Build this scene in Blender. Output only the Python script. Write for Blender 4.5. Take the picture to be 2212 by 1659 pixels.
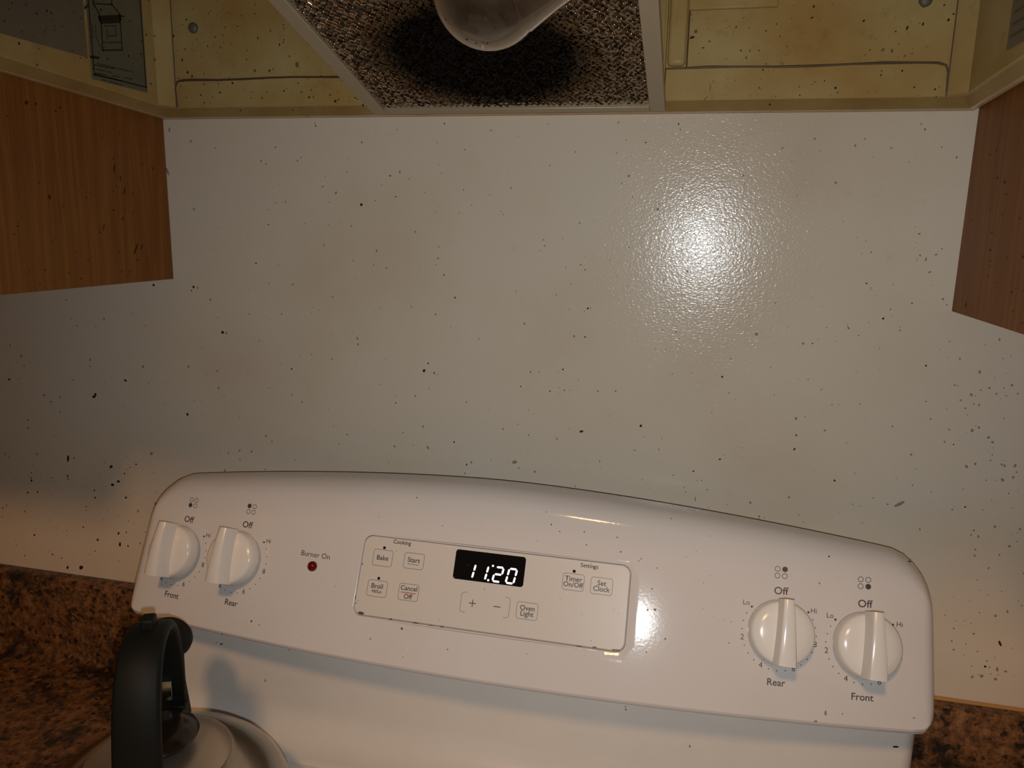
import bpy, bmesh, math, random
from mathutils import Vector, Matrix, noise

for o in list(bpy.data.objects):
    bpy.data.objects.remove(o)
scene = bpy.context.scene
C = scene.collection
PI = math.pi
rnd = random.Random(7)

# ------------------------------------------------------------------ camera
FPX = 1674.1
CAM = Vector((.1667, -.7332, 1.3410))
_r = Vector((.97260, .23160, .02110)); _f = Vector((-.22290, .95400, -.20040))
_f.normalize(); _r = (_r - _f * _r.dot(_f)).normalized(); _u = _r.cross(_f)
cd = bpy.data.cameras.new('camera'); cam = bpy.data.objects.new('camera', cd); C.objects.link(cam)
cd.sensor_width = 36; cd.lens = 36 * FPX / 2212; cd.clip_start = .01
cam.matrix_world = Matrix(((_r.x, _u.x, -_f.x, CAM.x), (_r.y, _u.y, -_f.y, CAM.y), (_r.z, _u.z, -_f.z, CAM.z), (0, 0, 0, 1)))
scene.camera = cam

# ------------------------------------------------------------------ light
scene.view_settings.view_transform = 'Standard'
scene.view_settings.look = 'None'
scene.view_settings.gamma = 1
scene.view_settings.use_curve_mapping = False
scene.view_settings.exposure = 0
w = bpy.data.worlds.new('world'); scene.world = w; w.use_nodes = True
w.node_tree.nodes['Background'].inputs[0].default_value = (1, .54, .25, 1)
w.node_tree.nodes['Background'].inputs[1].default_value = .056
# the phone's own flash, a couple of centimetres under its lens
fl = bpy.data.lights.new('phone_flash', 'SPOT'); fl.energy = 8.0; fl.color = (.92, .97, 1.0)
fl.shadow_soft_size = .0045; fl.spot_size = math.radians(120); fl.spot_blend = 1
flo = bpy.data.objects.new('phone_flash', fl); C.objects.link(flo)
flo.location = CAM + Vector((.004, 0, -.027))
flo.rotation_euler = (_f + Vector((.1, 0, .04))).to_track_quat('-Z', 'Y').to_euler()
# warm ceiling lamp of the kitchen behind and above the viewer
al = bpy.data.lights.new('kitchen_ceiling_lamp', 'AREA'); al.shape = 'DISK'; al.size = .20
al.energy = 9.6; al.color = (1, .55, .26)
alo = bpy.data.objects.new('kitchen_ceiling_lamp', al); C.objects.link(alo)
alo.location = (0.0, -1.46, 2.35)
alo.rotation_euler = (Vector((0, -.1, 1.0)) - alo.location).to_track_quat('-Z', 'Y').to_euler()

# ------------------------------------------------------------------ helpers
def at(px, py, n, p0):
    """meeting point of the photo's sight line with the plane (n, p0): used to read sizes off the photo"""
    d = _f * FPX + _r * (px - 1106) - _u * (py - 829.5)
    n = Vector(n)
    return CAM + d * ((Vector(p0) - CAM).dot(n) / d.dot(n))

class MB:
    def __init__(s): s.v = []; s.f = []
    def add(s, vs, fs):
        b = len(s.v); s.v += [tuple(x) for x in vs]; s.f += [tuple(b + i for i in f) for f in fs]; return s
    def box(s, x0, x1, y0, y1, z0, z1):
        return s.add([(x, y, z) for z in (z0, z1) for y in (y0, y1) for x in (x0, x1)],
              [(0, 2, 3, 1), (4, 5, 7, 6), (0, 1, 5, 4), (2, 6, 7, 3), (0, 4, 6, 2), (1, 3, 7, 5)])
    def lathe(s, prof, n=48, M=None, cap0=True, cap1=True):
        vs = []
        for r, z in prof:
            for k in range(n):
                a = 2 * PI * k / n; p = Vector((r * math.cos(a), r * math.sin(a), z)); vs.append(M @ p if M else p)
        fs = []
        for j in range(len(prof) - 1):
            for k in range(n):
                k2 = (k + 1) % n; fs.append((j * n + k, j * n + k2, (j + 1) * n + k2, (j + 1) * n + k))
        if cap0: fs.append(tuple(range(n - 1, -1, -1)))
        if cap1: fs.append(tuple((len(prof) - 1) * n + k for k in range(n)))
        return s.add(vs, fs)
    def loops(s, loops, closed=True, cap0=False, cap1=False):
        n = len(loops[0]); vs = [p for l in loops for p in l]; fs = []
        for j in range(len(loops) - 1):
            for k in range(n if closed else n - 1):
                k2 = (k + 1) % n; fs.append((j * n + k, j * n + k2, (j + 1) * n + k2, (j + 1) * n + k))
        if cap0: fs.append(tuple(range(n - 1, -1, -1)))
        if cap1: fs.append(tuple((len(loops) - 1) * n + k for k in range(n)))
        return s.add(vs, fs)
    def tube(s, pts, r, n=8, cyc=False):
        pts = [Vector(p) for p in pts]; L = []
        for i, p in enumerate(pts):
            a = pts[i - 1] if (i or cyc) else p; b = pts[(i + 1) % len(pts)] if (i < len(pts) - 1 or cyc) else p
            t = (b - a).normalized(); u = t.orthogonal().normalized() if i == 0 else (u - t * u.dot(t)).normalized()
            v = t.cross(u); rr = r[i] if isinstance(r, (list, tuple)) else r
            L.append([p + (u * math.cos(2 * PI * k / n) + v * math.sin(2 * PI * k / n)) * rr for k in range(n)])
        if cyc: L.append(L[0]); return s.loops(L)
        return s.loops(L, cap0=True, cap1=True)
    def build(s, name, m, parent=None, smooth=False, bevel=0, seg=2, angle=35, label=None):
        me = bpy.data.meshes.new(name); me.from_pydata(s.v, [], s.f); me.update()
        bm = bmesh.new(); bm.from_mesh(me)
        bmesh.ops.recalc_face_normals(bm, faces=bm.faces)
        bm.to_mesh(me); bm.free()
        return link(name, me, m, parent, smooth, bevel, seg, angle, label)

def link(name, me, m, parent=None, smooth=False, bevel=0, seg=2, angle=35, label=None):
    o = bpy.data.objects.new(name, me); C.objects.link(o)
    me.materials.clear(); me.materials.append(m)
    if parent: o.parent = parent
    if bevel:
        b = o.modifiers.new('bevel', 'BEVEL'); b.width = bevel; b.segments = seg; b.limit_method = 'ANGLE'; b.angle_limit = math.radians(30)
    if smooth or bevel:
        for p in me.polygons: p.use_smooth = True
        if hasattr(me, 'set_sharp_from_angle'): me.set_sharp_from_angle(angle=math.radians(angle))
    if label: o['label'] = label
    return o

def empty(name, loc=(0, 0, 0)):
    o = bpy.data.objects.new(name, None); C.objects.link(o); o.location = loc; o.empty_display_size = .02; return o
def tag(o, label=None, cat=None, group=None, kind=None):
    if label: o['label'] = label
    if cat: o['category'] = cat
    if group: o['group'] = group
    if kind: o['kind'] = kind
    return o
def keep(o, root):
    """parent a part modelled in world coordinates"""
    o.parent = root; o.matrix_parent_inverse = Matrix.Translation(-Vector(root.location)); return o

# ------------------------------------------------------------------ materials
class NT:
    def __init__(s, name, rough=.5, metal=0, **kw):
        s.m = bpy.data.materials.new(name); s.m.use_nodes = True; s.t = s.m.node_tree
        s.b = s.t.nodes['Principled BSDF']; s.b.inputs['Roughness'].default_value = rough; s.b.inputs['Metallic'].default_value = metal
        for k, v in kw.items(): s.b.inputs[k.replace('_', ' ')].default_value = v
        s.co = None
    def n(s, t, **kw):
        x = s.t.nodes.new(t)
        for k, v in kw.items(): setattr(x, k, v)
        return x
    def l(s, a, b): s.t.links.new(a, b)
    def coord(s, scale=(1, 1, 1)):
        if not s.co: s.co = s.n('ShaderNodeTexCoord')
        mp = s.n('ShaderNodeMapping'); mp.inputs['Scale'].default_value = scale
        s.l(s.co.outputs['Object'], mp.inputs['Vector']); return mp.outputs[0]
    def noise(s, scale, detail=3, rough=.5, vec=None, dist=0):
        x = s.n('ShaderNodeTexNoise'); x.inputs['Scale'].default_value = scale; x.inputs['Detail'].default_value = detail
        x.inputs['Roughness'].default_value = rough; x.inputs['Distortion'].default_value = dist
        s.l(vec or s.coord(), x.inputs['Vector']); return x.outputs['Fac']
    def ramp(s, fac, stops, interp='LINEAR'):
        x = s.n('ShaderNodeValToRGB'); x.color_ramp.interpolation = interp
        while len(x.color_ramp.elements) < len(stops): x.color_ramp.elements.new(.5)
        for e, (p, c) in zip(x.color_ramp.elements, stops):
            e.position = p; e.color = tuple(c) + (1,) if not isinstance(c, (int, float)) else (c, c, c, 1)
        s.l(fac, x.inputs['Fac']); return x.outputs['Color']
    def mix(s, fac, a, b, mode='MIX'):
        x = s.n('ShaderNodeMix'); x.data_type = 'RGBA'; x.blend_type = mode
        for k, v in ((0, fac), (6, a), (7, b)):
            if isinstance(v, (int, float)): x.inputs[k].default_value = v
            elif isinstance(v, tuple): x.inputs[k].default_value = v + (1,)
            else: s.l(v, x.inputs[k])
        return x.outputs[2]
    def col(s, c):
        if isinstance(c, tuple): s.b.inputs['Base Color'].default_value = c + (1,)
        else: s.l(c, s.b.inputs['Base Color'])
        return s
    def bump(s, h, dist, strength=1):
        x = s.n('ShaderNodeBump'); x.inputs['Distance'].default_value = dist; x.inputs['Strength'].default_value = strength
        s.l(h, x.inputs['Height']); s.l(x.outputs[0], s.b.inputs['Normal']); return s

def plain(name, c, rough=.5, metal=0, **kw): return NT(name, rough, metal, **kw).col(c).m

def wall_mat():
    t = NT('wall_laminate', .17, 0, Specular_IOR_Level=.24)
    big = t.noise(3.2, 4, .55)
    c = t.ramp(big, [(.3, (.575, .46, .34)), (.5, (.635, .54, .415)), (.72, (.645, .57, .465))])
    fine = t.noise(60, 5, .7)
    c = t.mix(t.ramp(fine, [(.62, 0.), (.80, .25)]), c, (.32, .25, .16))
    t.col(c)
    a = t.noise(520, 1, .5, t.coord((.75, 1, 1.2)), .6); b = t.noise(210, 1, .5)
    h = t.mix(.35, a, b); t.bump(h, .00024, 1)
    return t.m
M_wall = wall_mat()

def enamel(name, c, rough=.12, bump=.00012, dirt=.25, sc=90, dc=(.34, .24, .14)):
    t = NT(name, rough, 0, Specular_IOR_Level=.28)
    f = t.noise(7, 5, .65)
    t.col(t.mix(t.ramp(f, [(.52, 0.), (.8, dirt)]), c, dc))
    t.bump(t.noise(sc, 3, .5), bump, 1)
    return t.m
M_enamel = enamel('white_enamel', (.61, .585, .56), .095, .00003, .10, 420)
M_cook = enamel('cooktop_enamel', (.67, .645, .60), .22, .00005, .12, 260)
M_knob = enamel('knob_plastic', (.70, .675, .625), .17, .00003, .10, 60, (.45, .36, .2))
M_panel = enamel('panel_plastic', (.60, .56, .505), .33, .00002, .08, 200, (.5, .4, .22))

def grime_mat(name, a, b, c3, rough=.33, spec=.13):
    t = NT(name, rough, 0, Specular_IOR_Level=spec)
    f = t.noise(9, 6, .62); g = t.noise(38, 5, .7)
    c = t.ramp(f, [(.3, c3), (.5, a), (.72, b)])
    c = t.mix(t.ramp(g, [(.58, 0.), (.78, .45)]), c, (.12, .075, .025))
    t.col(c); t.bump(t.noise(420, 2, .5), .00008, 1)
    return t.m
M_hood = grime_mat('yellowed_hood_enamel', (.385, .262, .095), (.44, .34, .155), (.35, .20, .06))
M_lip = grime_mat('pale_grimy_lip', (.60, .44, .27), (.66, .52, .35), (.50, .33, .16), .25, .4)  # rim coloured paler than the shell
M_bead = plain('greasy_brown_seam', (.085, .045, .018), .45)

def wood_mat():
    t = NT('oak_veneer', .55, 0, Specular_IOR_Level=.25)
    v = t.coord((16, 16, 1.1))
    wv = t.n('ShaderNodeTexWave'); wv.wave_type = 'RINGS'; wv.rings_direction = 'X'
    wv.inputs['Scale'].default_value = 1.6; wv.inputs['Distortion'].default_value = 10; wv.inputs['Detail'].default_value = 3; wv.inputs['Detail Scale'].default_value = 1.2
    t.l(v, wv.inputs['Vector'])
    g = t.noise(14, 6, .7, t.coord((26, 26, 1.0)))
    c = t.ramp(wv.outputs['Color'], [(0, (.215, .078, .0125)), (.55, (.235, .086, .0145)), (1, (.262, .098, .018))])
    c = t.mix(t.ramp(g, [(.38, .45), (.6, 0.)]), c, (.14, .045, .010))
    t.col(c); t.bump(g, .0002, .6)
    return t.m
M_wood = wood_mat()
M_woodface = plain('oak_front', (.24, .12, .04), .4)

def granite():
    t = NT('speckled_granite', .30)
    n1 = t.noise(20, 6, .74, None, .4); n2 = t.noise(95, 5, .75); n3 = t.noise(9, 4, .6)
    c = t.ramp(n2, [(.33, (.020, .011, .006)), (.45, (.10, .045, .018)), (.58, (.20, .092, .036)), (.74, (.30, .165, .08))])
    k = t.mix(.45, n1, n3)
    c = t.mix(t.ramp(k, [(.42, .96), (.50, .0)]), c, (.012, .010, .008))
    c = t.mix(t.ramp(n1, [(.60, 0.), (.70, .75)]), c, (.20, .085, .032))
    vo = t.n('ShaderNodeTexVoronoi'); vo.inputs['Scale'].default_value = 230; t.l(t.coord(), vo.inputs['Vector'])
    sp_ = t.n('ShaderNodeSeparateColor'); t.l(vo.outputs['Color'], sp_.inputs[0])
    c = t.mix(t.ramp(sp_.outputs[0], [(.86, 0.), (.89, .8)]), c, (.010, .008, .006))
    c = t.mix(t.ramp(sp_.outputs[1], [(.93, 0.), (.95, .4)]), c, (.24, .12, .05))
    t.col(c); return t.m
M_granite = granite()

M_print = plain('dark_grey_print', (.055, .05, .048), .5)
M_printline = plain('grey_print_line', (.16, .145, .13), .5)
M_red = plain('red_print', (.33, .02, .02), .5)
M_black = plain('black_display_glass', (.004, .004, .005), .08)
M_spk = plain('burnt_grease', (.035, .020, .012), .7, 0, Specular_IOR_Level=.2)
M_spk2 = plain('tan_grease', (.16, .10, .055), .6, 0, Specular_IOR_Level=.2)
M_spk3 = plain('grey_faint_grease', (.28, .225, .165), .6, 0, Specular_IOR_Level=.2)
M_alu = NT('greasy_aluminium_frame', .42, .2).col((.36, .285, .185)).m
M_dark = plain('dark_fan_cavity', (.012, .010, .008), .7)
M_screw = plain('dull_screw_metal', (.13, .115, .085), .55, .3)
M_digit = bpy.data.materials.new('lit_white_segment'); M_digit.use_nodes = True
_b = M_digit.node_tree.nodes['Principled BSDF']; _b.inputs['Base Color'].default_value = (.9, .95, 1, 1)
_b.inputs['Emission Color'].default_value = (.9, .95, 1, 1); _b.inputs['Emission Strength'].default_value = 1.6

# ------------------------------------------------------------------ specks of grease
def speck_mesh(mb, c, nrm, ax, a, b, h=.0003):
    """flattened irregular drop: half length a along ax, half width b"""
    nrm = Vector(nrm).normalized(); ax = Vector(ax); ax = (ax - nrm * ax.dot(nrm)).normalized(); bx = nrm.cross(ax)
    n = 9; r = [rnd.uniform(.78, 1.12) for _ in range(n)]
    ring = lambda k, z: [c + nrm * z + ax * (a * k * r[i] * math.cos(2 * PI * i / n)) + bx * (b * k * r[i] * math.sin(2 * PI * i / n)) for i in range(n)]
    mb.loops([ring(1, -.0002), ring(.93, h * .6), ring(.5, h)], cap1=True)
def specks(name, lst, m, n, p0, parent=None, label=None, cat=None, off=0):
    """lst: (px, py, radius_px, elongation, angle_deg) read off the photo, laid on the plane (n, p0)"""
    mb = MB()
    for q in lst:
        px, py, r = q[:3]; el = q[3] if len(q) > 3 else 1; an = math.radians(q[4] if len(q) > 4 else 90)
        c = at(px, py, n, p0); e = at(px + math.cos(an), py - math.sin(an), n, p0); k = (e - c).length
        speck_mesh(mb, c + Vector(n).normalized() * off, n, e - c, k * r * el, k * r)
    return mb, name, m, parent, label, cat
def done(t):
    mb, name, m, parent, label, cat = t
    o = mb.build(name, m, None, smooth=True, angle=80, label=label)
    if parent: keep(o, parent)
    o['kind'] = 'stuff'
    if cat: o['category'] = cat
    return o
def scatter(x0, y0, x1, y1, n, r0=.7, r1=1.8, ok=None):
    L = []
    while len(L) < n:
        x, y = rnd.uniform(x0, x1), rnd.uniform(y0, y1)
        if ok and not ok(x, y): continue
        L.append((x, y, r0 + (r1 - r0) * rnd.random() ** 2.5, rnd.uniform(1, 1.7), rnd.uniform(40, 130)))
    return L

# ------------------------------------------------------------------ setting
W = .381; ZC = 1.277; ZCT = .914; ZH = 1.440
wb = MB().box(-1.6, 1.6, 0, .1, -.102, 2.4).build('wall_back', M_wall); tag(wb, kind='structure')
fb = MB().box(-1.6, 1.6, -2.4, .1, -.152, -.102).build('floor', plain('floor_vinyl', (.30, .24, .18), .5)); tag(fb, kind='structure')

wn, wp = (0, -1, 0), (0, 0, 0)
inwall = lambda x, y: not (x < 378 and y < 645) and not (x > 2050 and y < 730)
bigs = [(781, 442, 3.6), (843, 380, 1.8), (855, 425, 1.8), (983, 643, 2.2), (959, 594, 1.8), (481, 718, 3, 1.2, 0), (630, 797, 2), (271, 822, 3.2), (206, 852, 3.4),
    (405, 895, 3), (916, 801, 3, 1.3, 60), (925, 785, 2), (1264, 728, 2), (1270, 666, 1.8, 1.8, 30), (1216, 798, 2), (1560, 814, 2.6), (1384, 920, 3),
    (1256, 932, 2.8, 1.5, 10), (981, 955, 2), (1008, 1004, 1.6, 1.6, 60), (1498, 1018, 2), (1555, 992, 2, 1.3, 0), (1803, 1038, 2.4), (1908, 688, 2.6),
    (1872, 612, 2), (1755, 742, 1.8), (553, 569, 1.8), (580, 485, 1.6), (332, 616, 3.2), (418, 620, 2.6, 1.3, 80), (147, 990, 3, 2.6, 85), (414, 628, 1.8),
    (203, 857, 2.6, 1.6, 20), (20, 820, 2, 1.5, 60), (110, 868, 1.6), (130, 858, 1.4), (60, 907, 1.8), (52, 790, 1.6), (1125, 835, 1.5), (1188, 845, 1.7),
    (855, 870, 1.7), (1219, 843, 1.4), (1330, 845, 1.5), (240, 1008, 3, 1.3, 50), (256, 1040, 2.6, 1.5, 0), (243, 1047, 3, 1.3, 0), (204, 1059, 2), (272, 1075, 2.6),
    (206, 1075, 2.2), (294, 1003, 2), (211, 1166, 3, 1), (259, 1176, 2.6, 2, 85), (146, 1226, 2.4, 1.8, 70), (175, 1226, 3.4, 1.5, 40), (2160, 1390, 2.4, 3, 110),
    (2128, 1440, 2.6), (2000, 790, 2.2), (1970, 655, 1.6), (1466, 268, 2), (1395, 308, 1.8), (682, 272, 1.8), (960, 267, 1.8), (595, 318, 1.6),
    (2085, 1095, 2), (2060, 960, 1.6), (1716, 970, 1.8, 2, 60), (1720, 940, 2)]
tans = [(938, 806, 3), (897, 856, 2.4), (1634, 722, 4), (1943, 1089, 4.5, 3, 25), (1112, 998, 4, 1.6, 10), (1142, 940, 2), (1452, 808, 1.6), (1735, 742, 3),
    (362, 370, 3, 3.4, 112), (366, 280, 2, 3, 70), (1421, 452, 3), (1358, 380, 3), (427, 622, 2.6), (560, 736, 1.6), (1782, 930, 2.2, 1.8, 20), (2085, 882, 2.2),
    (2100, 930, 3.4, 1.2), (2135, 945, 3.2), (2137, 838, 2.6), (2186, 832, 2.8), (2196, 1020, 2), (1925, 320, 2.2), (1998, 280, 2.6), (1990, 268, 2), (2066, 340, 2.6),
    (2120, 1460, 4), (2172, 1450, 3), (2100, 1462, 3), (2150, 1467, 3.6), (2105, 1200, 2.6), (2150, 1330, 3), (2180, 1180, 3), (2000, 560, 2, 2.4, 80), (1986, 505, 2.6, 1.4, 20),
    (2008, 588, 2.4, 1.6, 20), (2022, 550, 2, 2, 10), (1882, 545, 2), (1690, 320, 2.4), (1805, 395, 3), (1868, 300, 2), (1760, 300, 2.2, 1.6, 10)]
done(specks('grease_spatter', bigs + scatter(0, 640, 2212, 1180, 90, .6, 1.3, inwall) + scatter(380, 262, 2050, 640, 34, .6, 1.2, inwall) + scatter(0, 980, 290, 1215, 45, .8, 2.2), M_spk, wn, wp, wb))
done(specks('grease_spatter', tans + scatter(0, 640, 2212, 1200, 230, 1, 2.6, inwall) + scatter(380, 262, 2050, 640, 120, 1, 2.4, inwall) + scatter(2040, 730, 2212, 1480, 70, 1, 3), M_spk3, wn, wp, wb))

# ------------------------------------------------------------------ wall cabinets
def rrect(u0, u1, v0, v1, r, n=5):
    P = []
    for cx, cy, a0 in ((u1 - r, v1 - r, 0), (u0 + r, v1 - r, 90), (u0 + r, v0 + r, 180), (u1 - r, v0 + r, 270)):
        for k in range(n + 1):
            a = math.radians(a0 + 90 * k / n); P.append((cx + r * math.cos(a), cy + r * math.sin(a)))
    return P
def cabinet(sx, label):
    t = empty('wall_cabinet', (sx * (W + .30), 0, ZC)); tag(t, label, 'cabinet', 'oak cabinets either side of the range hood')
    x0, x1 = sorted((sx * W, sx * (W + .60)))
    keep(MB().box(x0, x1, -.286, -.0005, ZC, 2.05).build('cabinet_box', M_wood), t)
    keep(MB().box(x0, x1, -.305, -.2865, ZC, 2.05).build('face_frame', M_wood), t)
    for k in (0, 1):
        a, b = x0 + .012 + k * .292, x0 + .012 + k * .292 + .284
        d = keep(MB().box(a, b, -.3245, -.3055, ZC + .015, 2.035).build('door', M_wood, bevel=.003), t)
        xx = b - .03 if k == 0 else a + .03
        h = MB().tube([(xx, -.3245, ZC + .06), (xx, -.35, ZC + .065), (xx, -.35, ZC + .155), (xx, -.3245, ZC + .16)], .0045, 8).build('handle', M_screw, smooth=True, angle=60)
        h.parent = d
    return t
cl = cabinet(-1, 'brown oak cabinet on the left, side streaked and dotted with black grease')
cr = cabinet(1, 'brown oak cabinet on the right, plainer side panel with few spots')
Lx = (-W, 0, 0); z1 = lambda a, b, *r: (a * .31646, b * .31646) + r; z7 = lambda a, b, *r: (a * .42194, 300 + b * .42194) + r
wl = [z1(180, 700, 3.2, 1.5, 45), z1(245, 708, 3, 1.3, 110), z1(410, 735, 2.8), z1(380, 757, 2.6), z1(48, 795, 2), z1(775, 1083, 2.6), z1(780, 1150, 2.6, 4, 88), z1(822, 1218, 1.7, 3.2, 80),
    z1(850, 1303, 1.7, 6, 76), z1(905, 1322, 2.4), z1(775, 1435, 2.6), z1(838, 1492, 1.6, 3.2, 75), z1(708, 1550, 1.5, 5.5, 80), z1(682, 1585, 2), z1(337, 1345, 4.2, 1.5, 110),
    z1(120, 1543, 2.2), z1(98, 1600, 1.8, 1.3, 120), z1(910, 1453, 1.6, 1.5), z1(775, 1305, 2), z1(615, 1310, 1.6), z1(590, 1350, 1.6, 1.6, 100), z1(960, 988, 1.6), z1(1040, 1150, 1.5, 3, 95),
    z1(1080, 1582, 1.6), z1(930, 1570, 1.4), z7(695, 565, 2.4, 6, 72), z7(725, 552, 1.6, 5, 70), z7(705, 622, 2.6), z7(612, 581, 1.8), z7(353, 689, 2.3), z7(417, 715, 2.3), z7(205, 743, 1.8),
    z7(232, 672, 1.6, 1.6), z7(665, 680, 2), z7(655, 698, 1.6), z7(453, 622, 1.5), z7(270, 527, 1.4), z7(322, 345, 1.4, 1.8, 100), z1(695, 940, 1.8), z1(818, 908, 1.2, 3.5, 85), z1(265, 1245, 1.6, 1.6)]
def inleft(x, y): return 8 < x < 362 and y > 200 + (x - 365) * .28 + 70 and y < 596 + (365 - x) * .1
done(specks('grease_streak', wl + scatter(5, 160, 362, 630, 60, .6, 1.4, inleft), M_spk, (1, 0, 0), Lx, cl, None, None))
def inright(x, y): return x > 2120 and y > 300 and y < 670 + (x - 2055) * .28
done(specks('grease_spot', [(2086, 659, 4.4), (2155, 384, 2.4), (2152, 325, 2), (2210, 555, 3), (2139, 540, 2.2), (2175, 557, 1.6), (2100, 475, 1.6)] + scatter(2100, 300, 2212, 700, 18, .8, 1.7, inright), M_spk, (1, 0, 0), (W, 0, 0), cr, None, None, off=-.0001))
# the right cabinet's visible side looks towards -x: flip its specks outward
# ------------------------------------------------------------------ range hood
hood = empty('range_hood', (0, -.23, ZH)); tag(hood, 'yellowed greasy under-cabinet range hood above the stove, seen from below', 'range hood')
HX, HY = .379, .482
def zr(y): return .055 * (-y)
def hloop(d, z, ch=0, flat=False):
    x, y0, y1 = HX - d, -.002 - d, -HY + d
    P = []
    c = max(ch, .0004)
    for cx, cy, pts in ((1, 1, [(x, y0 - c), (x - c, y0)]), (-1, 1, [(-x + c, y0), (-x, y0 - c)]), (-1, -1, [(-x, y1 + c), (-x + c, y1)]), (1, -1, [(x - c, y1), (x, y1 + c)])):
        P += pts
    return [Vector((px, py, z + (0 if flat else zr(py)))) for px, py in P]
prof = [(0, 1.600, 0, True), (0, ZH + .003, 0), (.0010, ZH + .0008, .0), (.0036, ZH - .0004, .0), (.0078, ZH + .0006, .0), (.0100, ZH + .0036, .001), (.0135, ZH + .0078, .006), (.0150, ZH + .0084, .010), (.0156, ZH + .0092, .012), (.0160, 1.596, .013, True)]
L = [hloop(p[0], p[1], p[2], len(p) > 3) for p in prof]
keep(MB().loops(L[6:], cap1=True).build('hood_shell', M_hood, smooth=True, angle=25), hood)
M_ledge = grime_mat('brown_grimy_ledge', (.27, .175, .06), (.33, .23, .095), (.20, .115, .035))  # ledge coloured darker brown than the shell
keep(MB().loops(L[4:7]).build('inner_ledge', M_ledge, smooth=True, angle=70), hood)
keep(MB().loops(L[1:5]).build('rolled_rim', M_lip, smooth=True, angle=70, label='pale brown grimy rolled lower rim'), hood)
keep(MB().loops(L[:2], cap0=True).build('outer_casing', M_hood), hood)
YB = -.0181
# stamped bead of the back panel
bl = [(-.350, YB, 1.4505), (-.3515, YB, 1.468), (-.3485, YB, 1.4740), (-.342, YB, 1.4752)] + [(-.33 + .66 * k / 24, YB, 1.4752 - .0006 * math.sin(k * 1.3)) for k in range(25)] + [(.342, YB, 1.4748), (.348, YB, 1.4728), (.350, YB, 1.468), (.3505, YB, 1.452)]
rr = [.0006, .0007, .0009, .0011] + [.0007 + .0005 * rnd.random() for _ in range(25)] + [.001, .0009, .0007, .0004]
keep(MB().tube(bl, rr, 8).build('stamped_seam', M_bead, smooth=True, angle=70, label='brown greasy stamped seam line'), hood)
keep(MB().tube([(.128, YB, 1.4495), (.1285, YB, 1.4748)], .0009, 6).build('stamped_seam', M_bead, smooth=True), hood)
for xx in (-1, 1):
    y = -.03 if xx < 0 else -.03
    keep(MB().tube([(xx * (HX - .0285), YB - .001 , 1.449), (xx * (HX - .0285), YB - .0005, 1.595)], [.0005, .0004], 6).build('corner_seam', M_bead, smooth=True), hood)
def screw(x, z):
    M = Matrix.Translation((x, YB - .0002, z)) @ Matrix.Rotation(PI / 2, 4, 'X')
    keep(MB().lathe([(.0050, -.001), (.0050, .0008), (.0042, .0022), (.0022, .0030), (.0004, .0032)], 20, M).build('screw', M_screw, smooth=True, angle=60), hood)
screw(-.327, 1.5230); screw(.3273, 1.5215)
# cover strip and thin raised plate right of the filter
keep(MB().box(.1455, .2165, YB - .004, YB + .004, 1.5205, 1.595).build('raised_plate', M_hood, bevel=.0012), hood)
keep(MB().box(.1300, .1450, YB - .0075, YB + .004, 1.4765, 1.595).build('wire_cover', M_hood, bevel=.0035, seg=4), hood)
keep(MB().box(.1270, .1288, YB - .012, YB + .004, 1.4495, 1.595).build('filter_rail', M_hood, bevel=.0004), hood)
keep(MB().tube([(.1462, YB - .0004, 1.4765), (.1460, YB - .0004, 1.5205)], .0007, 6).build('stamped_seam', M_bead, smooth=True), hood)
# fan opening above the filter
FN = Vector((0, -.28, -1)).normalized(); FO = Vector((0, -.030, 1.4395)); FA = Vector((1, 0, 0)); FB = Vector((0, -1, .28)).normalized()
fp = lambda a, b, h=0: FO + FA * a + FB * b + FN * h
mb = MB(); cA, cB, RR_ = -.004, .097, .077
circ = lambda r, h: [fp(cA + r * math.cos(2 * PI * k / 64), cB + r * math.sin(2 * PI * k / 64), h) for k in range(64)]
def sq(h):
    P = []
    for k in range(64):
        a = 2 * PI * k / 64; c, s_ = math.cos(a), math.sin(a); m = 1 / max(abs(c) / .128, abs(s_) / .112)
        P.append(fp(cA + c * m, cB + .010 + s_ * m, h))
    return P
# baffle plate behind the mesh with round fan mouth
mb.loops([sq(-.012), circ(RR_, -.012), circ(RR_, -.05)], cap1=True)
t = NT('greasy_baffle', .5, .3).col((.10, .07, .04)).m
keep(mb.build('fan_mouth', t), hood)
# lamp socket
sk = Matrix.Translation((.114, -.285, 1.4865)) @ Vector((1, 0, .25)).to_track_quat('Z', 'X').to_matrix().to_4x4()
keep(MB().lathe([(.0145, 0), (.018, .002), (.018, .034), (.015, .036)], 32, sk).build('lamp_socket', plain('socket_black', (.02, .022, .02), .5), smooth=True, angle=50), hood)
keep(MB().box(.150, .156, -.31, -.26, 1.47, 1.595).build('socket_bracket', M_hood, bevel=.001), hood)
# stickers
SX = -(HX - .0160) + .0003
def side_plate(x, y0, y1, z0, z1, m, name, th=.0004, label=None, parent=None):
    s_ = 1 if x < 0 else -1
    o = MB().box(min(x, x + s_ * th), max(x, x + s_ * th), y0, y1, z0, z1).build(name, m, label=label)
    return keep(o, parent or hood)
M_st1 = enamel('grey_green_label', (.125, .12, .078), .4, .00001, .3)
M_st2 = enamel('grey_brown_label', (.155, .125, .085), .42, .00002, .35)
M_stl = plain('label_black_line', (.012, .012, .008), .5)
st1 = side_plate(SX, -.1165, -.0455, 1.4595, 1.592, M_st1, 'instruction_label', label='grey-green label with a line drawing and small print')
st2 = side_plate(SX, -.30, -.1205, 1.4765, 1.592, M_st2, 'warning_label', label='plain grey-brown label')
st3 = side_plate(-SX, -.28, -.105, 1.4655, 1.592, M_st2, 'warning_label', label='grey label with slanted lines of print')
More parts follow.
